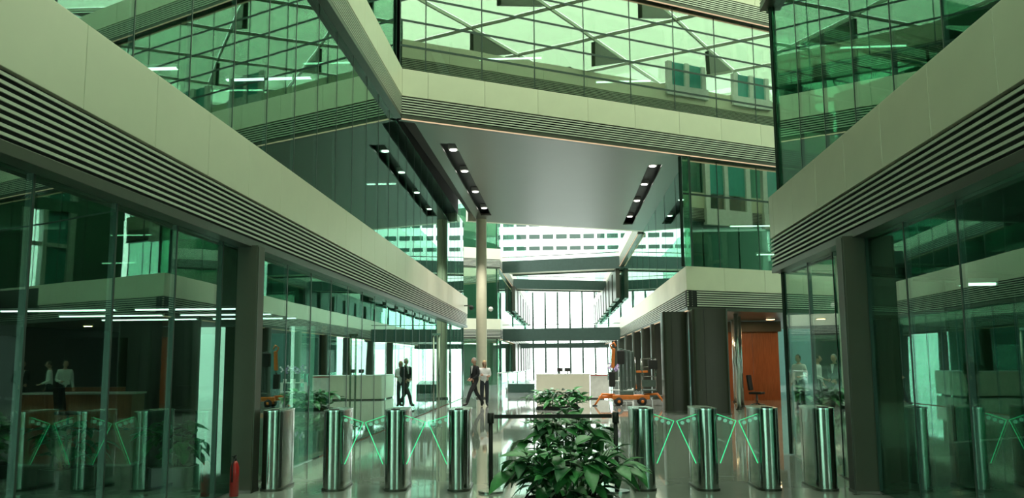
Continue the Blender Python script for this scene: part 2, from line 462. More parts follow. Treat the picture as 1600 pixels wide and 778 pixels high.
# closed rear of the pavilion's upper storey
pr = empty('wall_pavilion_rear'); tag(pr, 'dark office interior of the pavilion upper storey', 'wall', kind='structure')
uvbox('rear_wall', pr, 10.5, 10.8, 33.5, 45, 4.4, 15, M_DARK)
uvbox('rear_wall', pr, 6.0, 6.3, 45, 112, 4.4, 15, M_DARK)
uvbox('rear_wall', pr, 6.5, 10.5, 43.5, 43.8, 4.4, 8.0, M_DARK)
uvbox('rear_wall', pr, 10.8, 24, 39.6, 39.9, 4.4, 8.0, M_DARK)
# skylight over the near atrium and the cross street
sk = empty('ceiling_skylight'); tag(sk, 'green tinted glass skylight with deep steel fins over the atrium', 'ceiling', kind='structure')
us = frange(-4.4, 34, 3.84); vs_ = frange(-10, 36, 3.84)
for u in us:
    for v in vs_:
        uvbox('roof_pane', sk, u + .05, u + 3.79, v + .05, v + 3.79, 15.72, 15.75, M_SKYL)
for u in us + [us[-1] + 3.84]:
    uvbox('roof_purlin', sk, u - .035, u + .035, vs_[0], vs_[-1] + 3.84, 15.6, 15.72, M_SLAT)
for v in vs_ + [vs_[-1] + 3.84]:
    uvbox('roof_beam', sk, us[0], us[-1] + 3.84, v - .035, v + .035, 15.58, 15.72, M_SLAT)
for i, u in enumerate(us):                       # tapering fins that hang under the beams
    for j, v in enumerate(vs_):
        if (i + j) % 2: continue
        a = UV(u, v).xy; b = UV(u + 3.2, v).xy; n = UV(0, .09).xy
        zt = 15.5
        vsx = [(*(a - n), zt), (*(b - n), zt), (*(a - n), zt - 1.1), (*(a + n), zt), (*(b + n), zt), (*(a + n), zt - 1.1)]
        mesh_obj('roof_fin', vsx, [(0, 1, 2), (3, 5, 4), (0, 3, 4, 1), (1, 4, 5, 2), (2, 5, 3, 0)], M_TRIM, sk)

# end of the cross street: tall white framed windows
ww = empty('wall_street_end'); tag(ww, 'white framed window wall closing the far end of the cross street', 'wall', kind='structure')
Wn = Wall(ww, RE.xy + Ba * 24.2, Vector((-Ba.y, Ba.x)), -Ba)
for k in range(5):
    s = k * 2.7
    for j, (z0, z1) in enumerate(((0, 4.3), (4.9, 9.3), (9.9, 14.5))):
        if k in (1, 3):
            Wn.box('window_frame', s, s + .35, -.3, .12, z0, z1, M_WHITE); Wn.box('window_frame', s + 2.35, s + 2.7, -.3, .12, z0, z1, M_WHITE)
            Wn.box('window_frame', s + 1.5, s + 1.72, -.3, .12, z0, z1, M_WHITE)
            Wn.box('pane', s + .35, s + 1.5, -.12, -.1, z0, z1, M_TEAL); Wn.box('pane', s + 1.72, s + 2.35, -.12, -.1, z0, z1, M_CLEAR)
            Wn.box('transom', s + .35, s + 2.35, -.2, 0, z0 + 2.6, z0 + 2.8, M_WHITE)
        else:
            Wn.box('cladding_panel', s + .01, s + 2.69, -.3, 0, z0, z1, mat('grey_green_cladding', (.13, .24, .18), .5))
for z0, z1 in ((4.3, 4.9), (9.3, 9.9), (14.5, 15.4)): Wn.box('spandrel', 0, 13.6, -.3, .05, z0, z1, mat('grey_green_cladding', (.13, .24, .18), .5))

# ------------------------------------------------------------------ far hall
wf = empty('wall_far_left'); tag(wf, 'far left block with cream louvred fascias at the end of the hall', 'wall', kind='structure')
c0 = UV(-4.42, 60.2)
Hw = Wall(wf, c0, UV(0, 1) , (1, 0))
for k in range(2):
    Hw.fascia(0, 52, B1 + k * HF, [12, 26, 40], 5, led=True)
    Hw.glazing([0, 4, 8, 12, 19, 26, 40, 52], 0.02 if k == 0 else B1 + HT, B1 + k * HF, M_GLASS)
Hw.glazing([0, 6, 12, 26, 40, 52], B1 + HF + HT, 15, M_GLASS)
for k in range(7):
    s = 14 + k * 5.2
    Hw.box('upper_fin', s, s + 3.6, -.02, .25, 5.9, B1 + HF - .05, M_PIER)
for k in range(7):
    s = 14 + k * 5.2
    Hw.box('ground_fin', s, s + 3.2, -.02, .25, .6, B1 - .05, M_PIER)
Hf_ = Wall(wf, c0, -Ba, (0, -1))
for k in range(2):
    Hf_.fascia(0, 12, B1 + k * HF, [3, 6, 9], 5)
    Hf_.glazing([0, 1.5, 3, 6, 9, 12], 0.02 if k == 0 else B1 + HT, B1 + k * HF, M_GLASSB)
Hf_.glazing([0, 1.5, 3, 6, 9, 12], B1 + HF + HT, 15, M_GLASSB)
uvbox('interior_wall', wf, -20, -6.2, 63.5, 63.8, 0, 15, mat('grey_green_cladding', (.13, .24, .18), .5))
uvbox('interior_wall', wf, -6.5, -6.2, 63.8, 112, 0, 15, mat('grey_green_cladding', (.13, .24, .18), .5))
wend = empty('wall_end'); tag(wend, 'tall daylit glazed end wall with dark mullions and rows of small louvre windows above', 'wall', kind='structure')
We = Wall(wend, UV(-30, 114), UV(1, 0), (0, -1))
We.glazing([i * 1.62 for i in range(0, 40)], 0, 10.6, M_CLEAR, mull=False)
for i in range(15, 23): We.box('mullion', i * 1.62 - .12, i * 1.62 + .12, -.25, .05, 0, 10.6, M_MULL)
We.box('upper_wall', 0, 64, -.3, 0, 10.6, 30, M_WHITE)
for r_, z in enumerate((16.2, 17.7, 19.4)):
    for i in range(14, 26):
        s = 1.8 * i - 1.5
        We.box('louvre_window', s, s + 1.45, 0, .06, z, z + .5 + .1 * r_, M_MULL)
# hall side enclosure on the left, bright plaster far behind the opening
hs = empty('wall_hall_side'); tag(hs, 'pale side wall seen through the opening behind the cream round column', 'wall', kind='structure')
uvbox('plaster', hs, -26, -25.7, 40, 114, 0, 16, M_WHITE)

def crossing(name, label, v0, v1, z, h, skew):
    t = empty(name)
    A0, A1 = UV(-4.4, v0), UV(4.3, v0 + skew)
    w = Wall(t, A0, (A1 - A0), (0, -1))
    n = (A1 - A0).xy.length
    w.box('side_panel', 0, n, -.1, 0, z, z + h, mat('grey_green_bridge_panel', (.035, .065, .052), .4, .2))
    w.box('deck', 0, n, -2.2, -.1, z + .1, z + .35, M_PANEL)
    w.box('rear_panel', 0, n, -2.3, -2.2, z, z + h, mat('grey_green_bridge_panel', (.035, .065, .052), .4, .2))
    w.box('handrail', 0, n, -.06, 0, z + h + .25, z + h + .3, M_STEEL)
    tag(t, label, 'footbridge', 'footbridges across the far hall', kind='structure')
crossing('footbridge', 'upper grey-green footbridge crossing the bright far hall, nearer one', 62, 64, B1 + HF - .15, .85, -2.5)
crossing('footbridge', 'upper grey-green footbridge crossing the bright far hall, farther one', 76, 78, B1 + HF - .10, .85, 3.5)
crossing('footbridge', 'lower grey-green footbridge crossing the bright far hall, nearer one', 62, 64, B1 - .1, .85, -1.5)
crossing('footbridge', 'lower thin grey-green footbridge crossing the far hall, farther one', 84, 86, B1 - .3, .45, 0)

# ------------------------------------------------------------------ columns
def stadium(w, l, n=10):
    r = w / 2; pts = []
    for k in range(n + 1):
        a = math.pi * k / n; pts.append((r * math.cos(a), l / 2 - r + r * math.sin(a)))
    for k in range(n + 1):
        a = math.pi + math.pi * k / n; pts.append((r * math.cos(a), -l / 2 + r + r * math.sin(a)))
    return pts
def rrect(w, l, r, n=4):
    pts = []
    for cx, cy_, a0 in ((w/2 - r, l/2 - r, 0), (-w/2 + r, l/2 - r, 90), (-w/2 + r, -l/2 + r, 180), (w/2 - r, -l/2 + r, 270)):
        for k in range(n + 1):
            a = R_(a0 + 90 * k / n); pts.append((cx + r * math.cos(a), cy_ + r * math.sin(a)))
    return pts
for u, lab in ((-4.16, 'square brown-grey metal column standing in the left glass wall'), (3.68, 'square brown-grey metal column standing in the right glass wall')):
    t = empty('square_column', UV(u, 11.25), -T0)
    prism('shaft', t, rrect(.28, .28, .012, 2), 0, B1 + .02, M_COLUMN)
    block('base_plate', t, (.29, .29, .04), (0, 0, .02), M_TRIM, bev=.004)
    block('cover_strip', t, (.02, .03, B1), (-.14 if u > 0 else .14, -.11, B1 / 2), M_TRIM)
    tag(t, lab, 'column', 'square columns in the glass walls')
t = empty('round_column', UV(-3.72, 39.0), 0)
prism('shaft', t, [(.24 * math.cos(a * math.pi / 16), .24 * math.sin(a * math.pi / 16)) for a in range(32)], 0, zs, M_BEIGE, smooth_sides=True)
prism('base_ring', t, [(.28 * math.cos(a * math.pi / 16), .28 * math.sin(a * math.pi / 16)) for a in range(32)], 0, .06, M_TRIM, smooth_sides=True)
tag(t, 'slender round cream column beside the walking couple', 'column')
for k, (u, v, z) in enumerate(((-4.10, 38.2, 4.0), (-3.30, 39.0, 3.98))):
    t = empty('dome_camera', UV(u, v, z), -T0)
    ball('dome', t, (0, 0, 0), .11, M_BLACK if k == 0 else M_WHITE)
    block('bracket', t, (.34, .05, .05), (-.17 if k == 0 else -.10, 0, .09), M_TRIM)
    tag(t, ['black dome camera at the end of the left fascia', 'white dome camera on the round cream column'][k], 'camera')
piers = [(4.05, 26.9, 1.06, .9), (3.18, 28.2, .80, .9), (3.62, 33.0, .62, .62), (3.62, 37.6, .55, .55), (3.62, 42.5, .5, .5), (3.62, 48.0, .5, .5), (3.62, 54.0, .5, .5), (3.62, 61, .5, .5), (3.62, 69, .5, .5)]
for i, (u, v, w, l) in enumerate(piers):
    t = empty('clad_pier', UV(u + w / 2 * 0 + .35, v), -T0)
    prism('shaft', t, rrect(w, l, .12, 5), 0, B1 - .006, M_PIER, smooth_sides=True)
    prism('base_plinth', t, rrect(w + .04, l + .04, .12, 5), 0, .06, M_TRIM, smooth_sides=True)
    block('joint_strip', t, (.012, .01, B1 - .1), (-w * .18, -l / 2 - .004, B1 / 2 + .03), M_BLACK)
    ords = ['widest', 'second', 'third', 'fourth', 'fifth', 'sixth', 'seventh', 'eighth', 'ninth']
    tag(t, ords[i] + ' dark clad pier of the row under the pavilion fascia, counted from the front corner' if i else 'widest dark clad pier at the front corner of the pavilion', 'pier', 'dark clad piers under the pavilion')

# wood lined lobby inside the pavilion
pl = empty('wall_wood_lobby'); tag(pl, 'orange-brown veneered lobby wall glowing behind the pavilion piers', 'wall', kind='structure')
for k in range(2): uvbox('veneer_panel', pl, 6.6 + k * 1.05, 6.6 + k * 1.05 + 1.04, 36, 36.1, 0, 2.75, M_WOOD)
uvbox('bulkhead', pl, 6.5, 8.75, 35.7, 36, 2.75, B1, M_COLUMN)
prism('lobby_ceiling', pl, [UV(4.2, 27.9).xy, UV(20, 36).xy, UV(20, 46).xy, UV(4.2, 46).xy], B1 + .02, B1 + .08, M_SOFF)
prism('floor_slab', pl, [UV(4.2, 27.9).xy, UV(20, 36).xy, UV(20, 46).xy, UV(4.2, 46).xy], B1 + .3, B1 + HT - .1, M_DARK)
uvbox('rear_wall', pl, 5.2, 24, 56, 56.3, 0, 4.4, mat('teal_render', (.07, .17, .145), .5))
uvbox('rear_wall', pl, 12.7, 24, 45, 45.3, 0, B1 + .1, M_DARK)
uvbox('side_wall', pl, 12.7, 13, 34.5, 45, 0, B1 + .1, M_DARK)
for k in range(3): uvbox('rear_pane', pl, 8.8 + k * 1.3, 8.8 + k * 1.3 + 1.27, 45, 45.02, .02, B1, M_CLEAR)
uvbox('glass_lobby_wall', pl, 5.0, 5.02, 44, 100, .02, B1, M_CLEAR)
for k in range(3):
    t = empty('round_downlight', UV(6.0 + k * 1.9, 33.8, B1 + .0), 0)
    prism('lens', t, [(.16 * math.cos(a * math.pi / 8), .16 * math.sin(a * math.pi / 8)) for a in range(16)], -.035, -.02, M_WARMP)
    ld = bpy.data.lights.new('lobby_glow', 'AREA'); ld.shape = 'DISK'; ld.size = .28; ld.energy = 24; ld.color = (1, .62, .32)
    lo = bpy.data.objects.new('lobby_glow', ld); COL.objects.link(lo); lo.parent = t; lo.location = (0, 0, -.04)
    prism('rim', t, [(.20 * math.cos(a * math.pi / 8), .20 * math.sin(a * math.pi / 8)) for a in range(16)], -.02, .02, M_STEEL)
    tag(t, ['first', 'second', 'third'][k] + ' warm round downlight from the pier in the pavilion lobby ceiling', 'lamp', 'downlights in the pavilion lobby')
for k, (u, v) in enumerate(((5.75, 29.5), (6.25, 31.5), (6.6, 34.5))):
    t = empty('steel_post', UV(u, v), 0)
    tube('shaft', t, [(0, 0, 0), (0, 0, B1)], .07, M_STEELCAP, 12)
    prism('base_ring', t, [(.11 * math.cos(a * math.pi / 8), .11 * math.sin(a * math.pi / 8)) for a in range(16)], 0, .03, M_TRIM)
    tag(t, ['front', 'middle', 'rear'][k] + ' slim pale steel post before the veneered lobby wall', 'post', 'steel posts in the pavilion lobby')

# ------------------------------------------------------------------ linear lamps in the offices
def lamp(u0, u1, v, z, label):
    t = empty('linear_lamp', UV((u0 + u1) / 2, v, z), -T0)
    n = u1 - u0
    block('housing', t, (n + .04, .12, .06), (0, 0, .045), M_LAMPB, bev=.005)
    block('tube', t, (n, .08, .035), (0, 0, 0), M_TUBE)
    block('end_cap', t, (.02, .12, .09), (-n / 2 - .01, 0, .03), M_LAMPB); block('end_cap', t, (.02, .12, .09), (n / 2 + .01, 0, .03), M_LAMPB)
    tag(t, label, 'lamp', 'linear office lamps behind the glass')
lamp(-7.0, -5.2, 17.2, 7.55, 'linear lamp upstairs behind the left glass, second from the fascia end')
lamp(-9.0, -7.7, 16.4, 7.55, 'linear lamp upstairs behind the left glass, close to the fascia top')
lamp(-5.9, -5.0, 25.5, 7.0, 'short linear lamp upstairs behind the left glass under the soffit')
for k, v in enumerate((20.5, 23.0, 25.2)):
    lamp(-13.8, -10.9, v, 2.95, ['front', 'middle', 'rear'][k] + ' long linear lamp on the ground floor behind the left glass, farther from the column')
    lamp(-10.4, -7.9, v, 2.95, ['front', 'middle', 'rear'][k] + ' long linear lamp on the ground floor behind the left glass, nearer the column')
lamp(4.5, 5.9, 12.4, 7.3, 'linear lamp upstairs behind the right glass, nearest the wall end')
lamp(4.9, 6.6, 10.4, 7.3, 'linear lamp upstairs behind the right glass, close to the picture corner')
lamp(5.3, 5.75, 11.9, 2.62, 'short linear lamp added behind the right glass in place of a reflected one, nearer the column')  # added lamp, stands where a left office lamp is mirrored
lamp(6.2, 7.1, 11.9, 2.62, 'linear lamp added behind the right glass in place of a reflected one, farther from the column')  # also added to stand in for a mirrored lamp line
lamp(-2.6, -.6, 26.8, 11.3, 'linear lamp inside the bridge behind its left panes')
lamp(1.2, 3.0, 28.2, 10.9, 'linear lamp inside the bridge behind its middle panes')
lamp(5.9, 7.4, 30.6, 6.3, 'upper linear lamp inside the pavilion upper floor')
lamp(7.0, 8.2, 31.6, 5.4, 'lower linear lamp inside the pavilion upper floor')

# ------------------------------------------------------------------ turnstiles
def make_flap(parent, side, x0, reach):
    """glass wing with lit edge; side +1 points to +X"""
    s = side
    z_t, z_a, z_b = .955, .87, .34
    gx = [(x0, z_t), (x0 + s * reach, z_a), (x0, z_b)]
    vs = [(x, -.31, z) for x, z in gx] + [(x, -.298, z) for x, z in gx]
    w = mesh_obj('glass_wing', vs, [(0, 1, 2), (5, 4, 3), (0, 3, 4, 1), (1, 4, 5, 2), (2, 5, 3, 0)], M_WING, parent)
    tube('lit_edge', w, [(x0 + s * reach, -.304, z_a), (x0 + s * .02, -.304, z_b)], .0055, M_LED, 6)
    tube('top_edge', w, [(x0, -.304, z_t), (x0 + s * reach, -.304, z_a)], .004, M_LED, 6)
    for k in range(3):
        x = x0 + s * reach * (.12 + .30 * k); z = z_t - (z_t - z_a) * (.12 + .30 * k) - .045
        pts = [(.024 * math.cos(a * math.pi / 6), .024 * math.sin(a * math.pi / 6)) for a in range(12)]
        n = 12
        vv = [(x + p[0], -.318, z + p[1]) for p in pts] + [(x + p[0], -.305, z + p[1]) for p in pts]
        mesh_obj('light_disc', vv, [tuple(range(n)), tuple(range(2 * n - 1, n - 1, -1))] + [(i, (i + 1) % n, n + (i + 1) % n, n + i) for i in range(n)], M_LEDOT, w)
ts = [(-3.15, 11.84), (-2.34, 11.79), (-1.53, 11.74), (-.70, 11.69), (1.68, 11.6), (2.48, 11.57), (3.26, 11.55), (3.96, 11.50)]
flaps = {0: (), 1: (1,), 2: (-1, 1), 3: (-1,), 4: (1,), 5: (-1, 1), 6: (-1,), 7: ()}
names = ['first pedestal from the left glass wall', 'second pedestal from the left glass wall', 'third pedestal from the left glass wall', 'pedestal just before the belt barrier',
         'pedestal just behind the leafy plant', 'second pedestal from the leafy plant', 'third pedestal from the leafy plant', 'dark one next to the right glass wall']
PW, PL, PH = .27, .78, 1.03
ped = prism('pedestal', None, stadium(PW, PL), .03, PH - .02, M_STEEL, smooth_sides=True)
cap = prism('top_cap', None, stadium(PW + .012, PL + .012), PH - .02, PH, M_STEELCAP, smooth_sides=True)
bas = prism('base_ring', None, stadium(PW + .03, PL + .03), 0, .03, M_TRIM, smooth_sides=True)
rdr = block('card_reader', None, (.10, .16, .012), (0, -.26, PH + .004), M_BLACK, bev=.003)
protos = [ped, cap, bas, rdr]
for i, (x, y) in enumerate(ts):
    t = empty('turnstile', (x, y, 0), -T0 * .3)
    for p in protos:
        c = p if i == 0 else p.copy()
        if i: COL.objects.link(c)
        c.parent = t
    seam = block('side_seam', t, (.004, .006, PH - .1), ((PW / 2) * (1 if x < .5 else -1), .18, PH / 2), M_TRIM)
    for s in flaps[i]:
        j = i + s
        gap = (abs(ts[j][0] - x) if 0 <= j < 8 else .8) - PW
        make_flap(t, s, s * (PW / 2 - .002), min(gap / 2 - .015, .30))
    tag(t, 'brushed steel turnstile, ' + names[i], 'turnstile', 'turnstiles across the lobby')

# ------------------------------------------------------------------ belt barrier
def stanchion(x, y, label):
    t = empty('stanchion_post', (x, y, 0), 0)
    prism('base', t, [(.16 * math.cos(a * math.pi / 12), .16 * math.sin(a * math.pi / 12)) for a in range(24)], 0, .025, M_STEEL)
    tube('post', t, [(0, 0, .02), (0, 0, .88)], .028, M_BLACK, 12)
    tube('belt_head', t, [(0, 0, .86), (0, 0, .99)], .042, M_BLACK, 14)
    tag(t, label, 'stanchion', 'belt barrier posts')
stanchion(-.29, 11.25, 'black belt barrier post beside the pedestal next to the plant')
stanchion(1.30, 11.2, 'black belt barrier post half hidden behind the leafy plant')
b = block('barrier_belt', None, (1.50, .006, .05), (.505, 11.225, .945), M_BLACK, (0, 0, -.0315))
tag(b, 'black retractable belt stretched between two barrier posts', 'belt')

# ------------------------------------------------------------------ plants
def leaf_mesh(name, L, Wd, m, fold=.25, droop=.35):
    vs, fs = [], []
    prof = [(0, .05), (.12, .55), (.3, .95), (.5, 1.0), (.72, .72), (.9, .28), (1.0, .0)]
    for k, (t, w) in enumerate(prof):
        y = t * L; z = L * (.18 * t - droop * t * t)
        hw = w * Wd / 2
        vs += [(-hw, y, z + hw * fold), (0, y, z), (hw, y, z + hw * fold)]
    for k in range(len(prof) - 1):
        a = 3 * k; b_ = a + 3
        fs += [(a, a + 1, b_ + 1, b_), (a + 1, a + 2, b_ + 2, b_ + 1)]
    me = bpy.data.meshes.new(name); me.from_pydata(vs, [], fs); me.update(); me.materials.append(m)
    for p in me.polygons: p.use_smooth = True
    return me
LEAVES = [leaf_mesh('leaf', .29, .15, M_LEAF), leaf_mesh('leaf', .25, .135, M_LEAF2, .3, .5), leaf_mesh('leaf', .33, .16, M_LEAF, .2, .55), leaf_mesh('leaf', .20, .09, M_LEAF, .3, .2)]
def plant(name, loc, wx, wy, h, n, label, planter=(.5, .5, .25), nstem=12, sc=1.0, group=None, cat='plant', seed=0):
    rnd = random.Random(seed)
    t = empty(name, loc, 0)
    px, py, pz = planter
    prism('planter', t, rrect(px, py, min(px, py) * .2, 4), 0, pz, M_PLANTER)
    prism('soil', t, rrect(px - .06, py - .06, min(px, py) * .16, 4), pz, pz + .012, M_SOIL)
    tips = []
    for k in range(nstem):
        a = 2 * math.pi * (k + rnd.random() * .6) / nstem; q = math.sqrt(rnd.random())
        bx, by = px * .35 * q * math.cos(a), py * .35 * q * math.sin(a)
        rr = .35 + .6 * rnd.random()
        tx, ty = wx / 2 * rr * math.cos(a), wy / 2 * rr * math.sin(a)
        tz = pz + (h - pz) * (1.02 - .55 * rr * rr) * (.75 + .25 * rnd.random())
        p0 = Vector((bx, by, pz - .01)); p3 = Vector((tx, ty, tz)); pm = (p0 + p3) / 2 + Vector((0, 0, .10 * h))
        tube('stem', t, [p0, (p0 + pm) / 2 + Vector((0, 0, .03)), pm, p3], [.010, .009, .007, .004], M_STEM, 5)
        tips.append((p0, pm, p3, a))
    for k in range(n):
        p0, pm, p3, a = tips[k % nstem]
        f = rnd.random() ** .6
        base = (p0.lerp(pm, f * 2) if f < .5 else pm.lerp(p3, f * 2 - 1)) + Vector((rnd.uniform(-.05, .05), rnd.uniform(-.05, .05), rnd.uniform(-.02, .04)))
        base.z = max(base.z, pz + .04)
        yaw = a - math.pi / 2 + rnd.uniform(-1.5, 1.5)
        o = link('leaf', LEAVES[k % 4], t, base, (rnd.uniform(-.5, .55), rnd.uniform(-.35, .35), yaw))
        s = sc * rnd.uniform(.7, 1.15); o.scale = (s, s, s)
    tag(t, label, cat, group)
    return t
plant('leafy_plant', (.62, 9.75, 0), 1.55, 1.2, .84, 280, 'large bushy plant with broad glossy leaves in front of the belt barrier', (1.0, .6, .14), 40, 1.0, seed=3)
plant('leafy_plant', (.72, 12.6, 0), 1.3, .9, 1.0, 190, 'bushy green plant right behind the belt barrier', (.9, .6, .2), 30, 1.0, seed=5)
plant('leafy_plant', UV(-.25, 30.0), 2.4, 1.2, .74, 220, 'low dark planted tub on the hall floor before the desk', (1.5, .7, .08), 34, 1.25, seed=8)
src = plant('indoor_shrub', UV(-5.4, 11.9), .8, .8, .95, 60, 'dark leafy shrub behind the left glass, nearest the column', (.6, .5, .25), 12, 1.0, 'shrubs behind the glass', seed=9)
for k, (u, v, rz, lab) in enumerate(((-6.8, 11.7, 1.1, 'dark leafy shrub behind the left glass, second from the column'), (-8.3, 12.0, 2.3, 'dark leafy shrub behind the left glass at the picture edge'),
                                     (5.5, 9.6, .7, 'dark leafy shrub behind the right glass, nearer the column'), (7.0, 10.4, 3.0, 'dark leafy shrub behind the right glass at the picture edge'))):
    c = copy_tree(src); c.location = UV(u, v); c.rotation_euler = (0, 0, rz); c['label'] = lab

# ------------------------------------------------------------------ reception desk
t = empty('reception_desk', UV(.33, 38.2), -T0)
block('front_panel', t, (2.3, .10, 1.0), (-.42, -.35, .55), M_DESK, bev=.01)
block('plinth', t, (2.9, .7, .06), (-.1, 0, .03), M_TRIM)
block('side_panel', t, (.75, .10, .98), (1.13, -.33, .54), M_DESKW, bev=.01)
block('return_panel', t, (.10, 3.0, 1.0), (-1.52, 1.15, .55), M_DESK, bev=.01)
block('worktop', t, (3.1, .8, .04), (-.05, 0, 1.06), M_DESKW, bev=.008)
block('return_worktop', t, (.7, 2.4, .04), (-1.22, 1.4, 1.06), M_DESKW, bev=.008)
block('red_edge', t, (.75, .02, .03), (1.13, -.39, 1.01), M_RED)
tag(t, 'cream reception desk with white end bay in the middle of the hall', 'desk')
for k, x in enumerate((-.55, -.22)):
    q = empty('computer_monitor', UV(.33 + x, 38.3, 1.08), -T0 + .3 * (1 - 2 * k))
    block('screen', q, (.26, .03, .16), (0, 0, .17), M_BLACK, bev=.005)
    block('stand', q, (.04, .03, .14), (0, .02, .08), M_MGREY); block('foot', q, (.18, .12, .012), (0, .02, .006), M_MGREY)
    tag(q, ['black monitor on the reception desk, farther from the lift', 'black monitor on the reception desk, nearer the lift'][k], 'monitor')
# shelf and orchids
t = empty('shelf_unit', UV(2.3, 36.6), -T0)
for x in (-.5, 0, .5): block('upright', t, (.03, .35, .8), (x, 0, .4), M_WHITE)
for z in (.03, .42, .8): block('shelf', t, (1.03, .36, .03), (0, 0, z), M_WHITE)
tag(t, 'low white shelf unit beside the reception desk', 'shelf')
for k in range(3):
    q = empty('orchid_pot', UV(1.95 + .35 * k, 36.55, .82), k * 1.0)
    prism('pot', q, [(.08 * math.cos(a * math.pi / 8), .08 * math.sin(a * math.pi / 8)) for a in range(16)], 0, .14, M_WHITE, smooth_sides=True)
    for j in range(3):
        a = j * 2.1 + k
        tip = Vector((.16 * math.cos(a), .16 * math.sin(a), .52 + .06 * j))
        tube('stalk', q, [(0, 0, .12), (.04 * math.cos(a), .04 * math.sin(a), .38), tip], .006, M_STEM, 5)
        for i in range(4):
            ball('blossom', q, tip + Vector((.05 * math.cos(i * 1.6 + a), .05 * math.sin(i * 1.6 + a), -.06 * i + .05)), (.05, .05, .035), M_PETALW if (j + k) % 2 else M_PETALL, 8, 5)
    tag(q, ['lilac and white orchid on the white shelf, nearest the desk', 'white and lilac orchid in the middle of the white shelf', 'lilac and white orchid on the white shelf, nearest the piers'][k], 'orchid', 'orchids on the white shelf')
# low glass balustrade by the far left block
t = empty('glass_balustrade', UV(-3.3, 45), -T0)
for k in range(3): block('pane', t, (.02, 2.9, .85), (.35 * k, 1.5 + 3 * k, .55), M_CLEAR, (0, 0, -.115))
for k in range(4): block('post', t, (.05, .05, 1.0), (.35 * k - .17, 3 * k, .5), M_STEEL)
tube('handrail', t, [(-.17, 0, 1.02), (.88, 9, 1.02)], .03, M_STEEL)
block('planted_kerb', t, (1.4, 8.5, .45), (1.5, 5.0, .225), mat('dark_green_marble', (.03, .08, .06), .2), (0, 0, -.115))
tag(t, 'low glass balustrade with steel rail leading towards the far hall', 'balustrade')
# glass door posts at the end of the left wall
t = empty('door_post_pair', UV(-3.35, 22.5), -T0)
for x in (-.05, .09): tube('pole', t, [(x, 0, 0), (x, 0, 2.35)], .025, M_STEEL, 10)
block('top_clamp', t, (.22, .06, .06), (.02, 0, 2.35), M_STEEL); block('floor_plate', t, (.3, .14, .015), (.02, 0, .008), M_STEEL)
tag(t, 'pair of slim steel poles standing before the left glass wall', 'poles')
# fire extinguisher beside the left column
t = empty('fire_extinguisher', UV(-4.10, 10.75), 0)
tube('cylinder', t, [(0, 0, .02), (0, 0, .36), (0, 0, .42), (0, 0, .45)], [.055, .055, .04, .02], M_RED, 14)
tube('valve', t, [(0, 0, .44), (0, 0, .50)], .022, M_BLACK, 8); block('lever', t, (.02, .13, .015), (0, -.03, .51), M_BLACK)
tube('hose', t, [(0, -.02, .47), (0, -.1, .42), (0, -.09, .2)], .01, M_RUBBER, 6)
tag(t, 'red fire extinguisher standing at the foot of the left column', 'extinguisher')

# ------------------------------------------------------------------ folded access lift
t = empty('access_lift', UV(2.35, 32.4), -T0)
block('chassis', t, (1.35, .55, .17), (.05, 0, .30), M_ORANGE, bev=.03)
block('front_beam', t, (.55, .12, .10), (-.85, 0, .30), M_ORANGE, bev=.02)
block('tail_frame', t, (.75, .35, .06), (1.0, 0, .33), M_MGREY, bev=.01)
for x in (-.4, .45):
    for y in (-.33, .33):
        w_ = tube('wheel', t, [(x, y - .05, .15), (x, y + .05, .15)], .15, M_RUBBER, 16)
        tube('hub', w_, [(x, y - .055, .15), (x, y + .055, .15)], .06, M_ORANGE, 10)
block('turntable', t, (.5, .45, .16), (-.1, 0, .46), M_MGREY, bev=.02)
for k, x in enumerate((-.28, -.14, 0.0, .14)):
    block('mast_section', t, (.12, .30 - .03 * k, 1.55 - .07 * k), (x, 0, 1.3), M_MGREY, bev=.015)
    block('mast_groove', t, (.02, .012, 1.4 - .07 * k), (x, -.155 + .015 * k, 1.3), M_BLACK)
block('motor_housing', t, (.26, .24, .5), (-.30, -.22, 1.75), M_BLACK, bev=.03)
tube('hydraulic_ram', t, [(.25, -.1, .6), (.22, -.1, 1.75)], .035, M_STEEL, 10)
block('jib', t, (.12, .14, .72), (-.56, 0, 1.72), M_ORANGE, (0, .06, 0), bev=.02)
tube('jib_hook', t, [(-.58, 0, 2.05), (-.66, 0, 2.2), (-.52, 0, 2.3), (-.45, 0, 2.15)], .035, M_ORANGE, 8)
block('counterweight', t, (.22, .24, .55), (-.62, 0, .95), M_BLACK, bev=.02)
tube('jib_link', t, [(-.56, 0, 1.4), (-.6, 0, 1.2)], .03, M_STEEL, 8)
bk = block('basket_floor', t, (.55, .45, .05), (.72, 0, .55), M_MGREY)
for x in (.47, .97):
    for y in (-.2, .2): tube('basket_post', bk, [(x - .72, y, 0), (x - .72, y, 1.15)], .018, M_STEEL, 6)
for z in (.5, .85, 1.15):
    for y in (-.2, .2): tube('basket_rail', bk, [(-.25, y, z), (.25, y, z)], .016, M_STEEL, 6)
block('basket_panel', t, (.5, .03, .25), (.70, -.22, .80), M_MGREY)
block('control_box', t, (.34, .16, .34), (.86, -.26, 1.48), M_BLACK, bev=.02)
block('orange_arm', t, (.5, .1, .08), (.45, 0, 1.22), M_ORANGE, bev=.01)
for s in (-1, 1):
    o = tube('outrigger', t, [(s * .55, 0, .38), (s * 1.0, -.25, .42), (s * 1.28, -.35, .03)], [.05, .045, .035], M_ORANGE, 8)
    prism('foot_pad', o, [(s * 1.28 + .09 * math.cos(a * math.pi / 6), -.35 + .09 * math.sin(a * math.pi / 6)) for a in range(12)], 0, .03, M_RUBBER)
tag(t, 'folded orange and black access lift parked in front of the pavilion piers', 'lift')

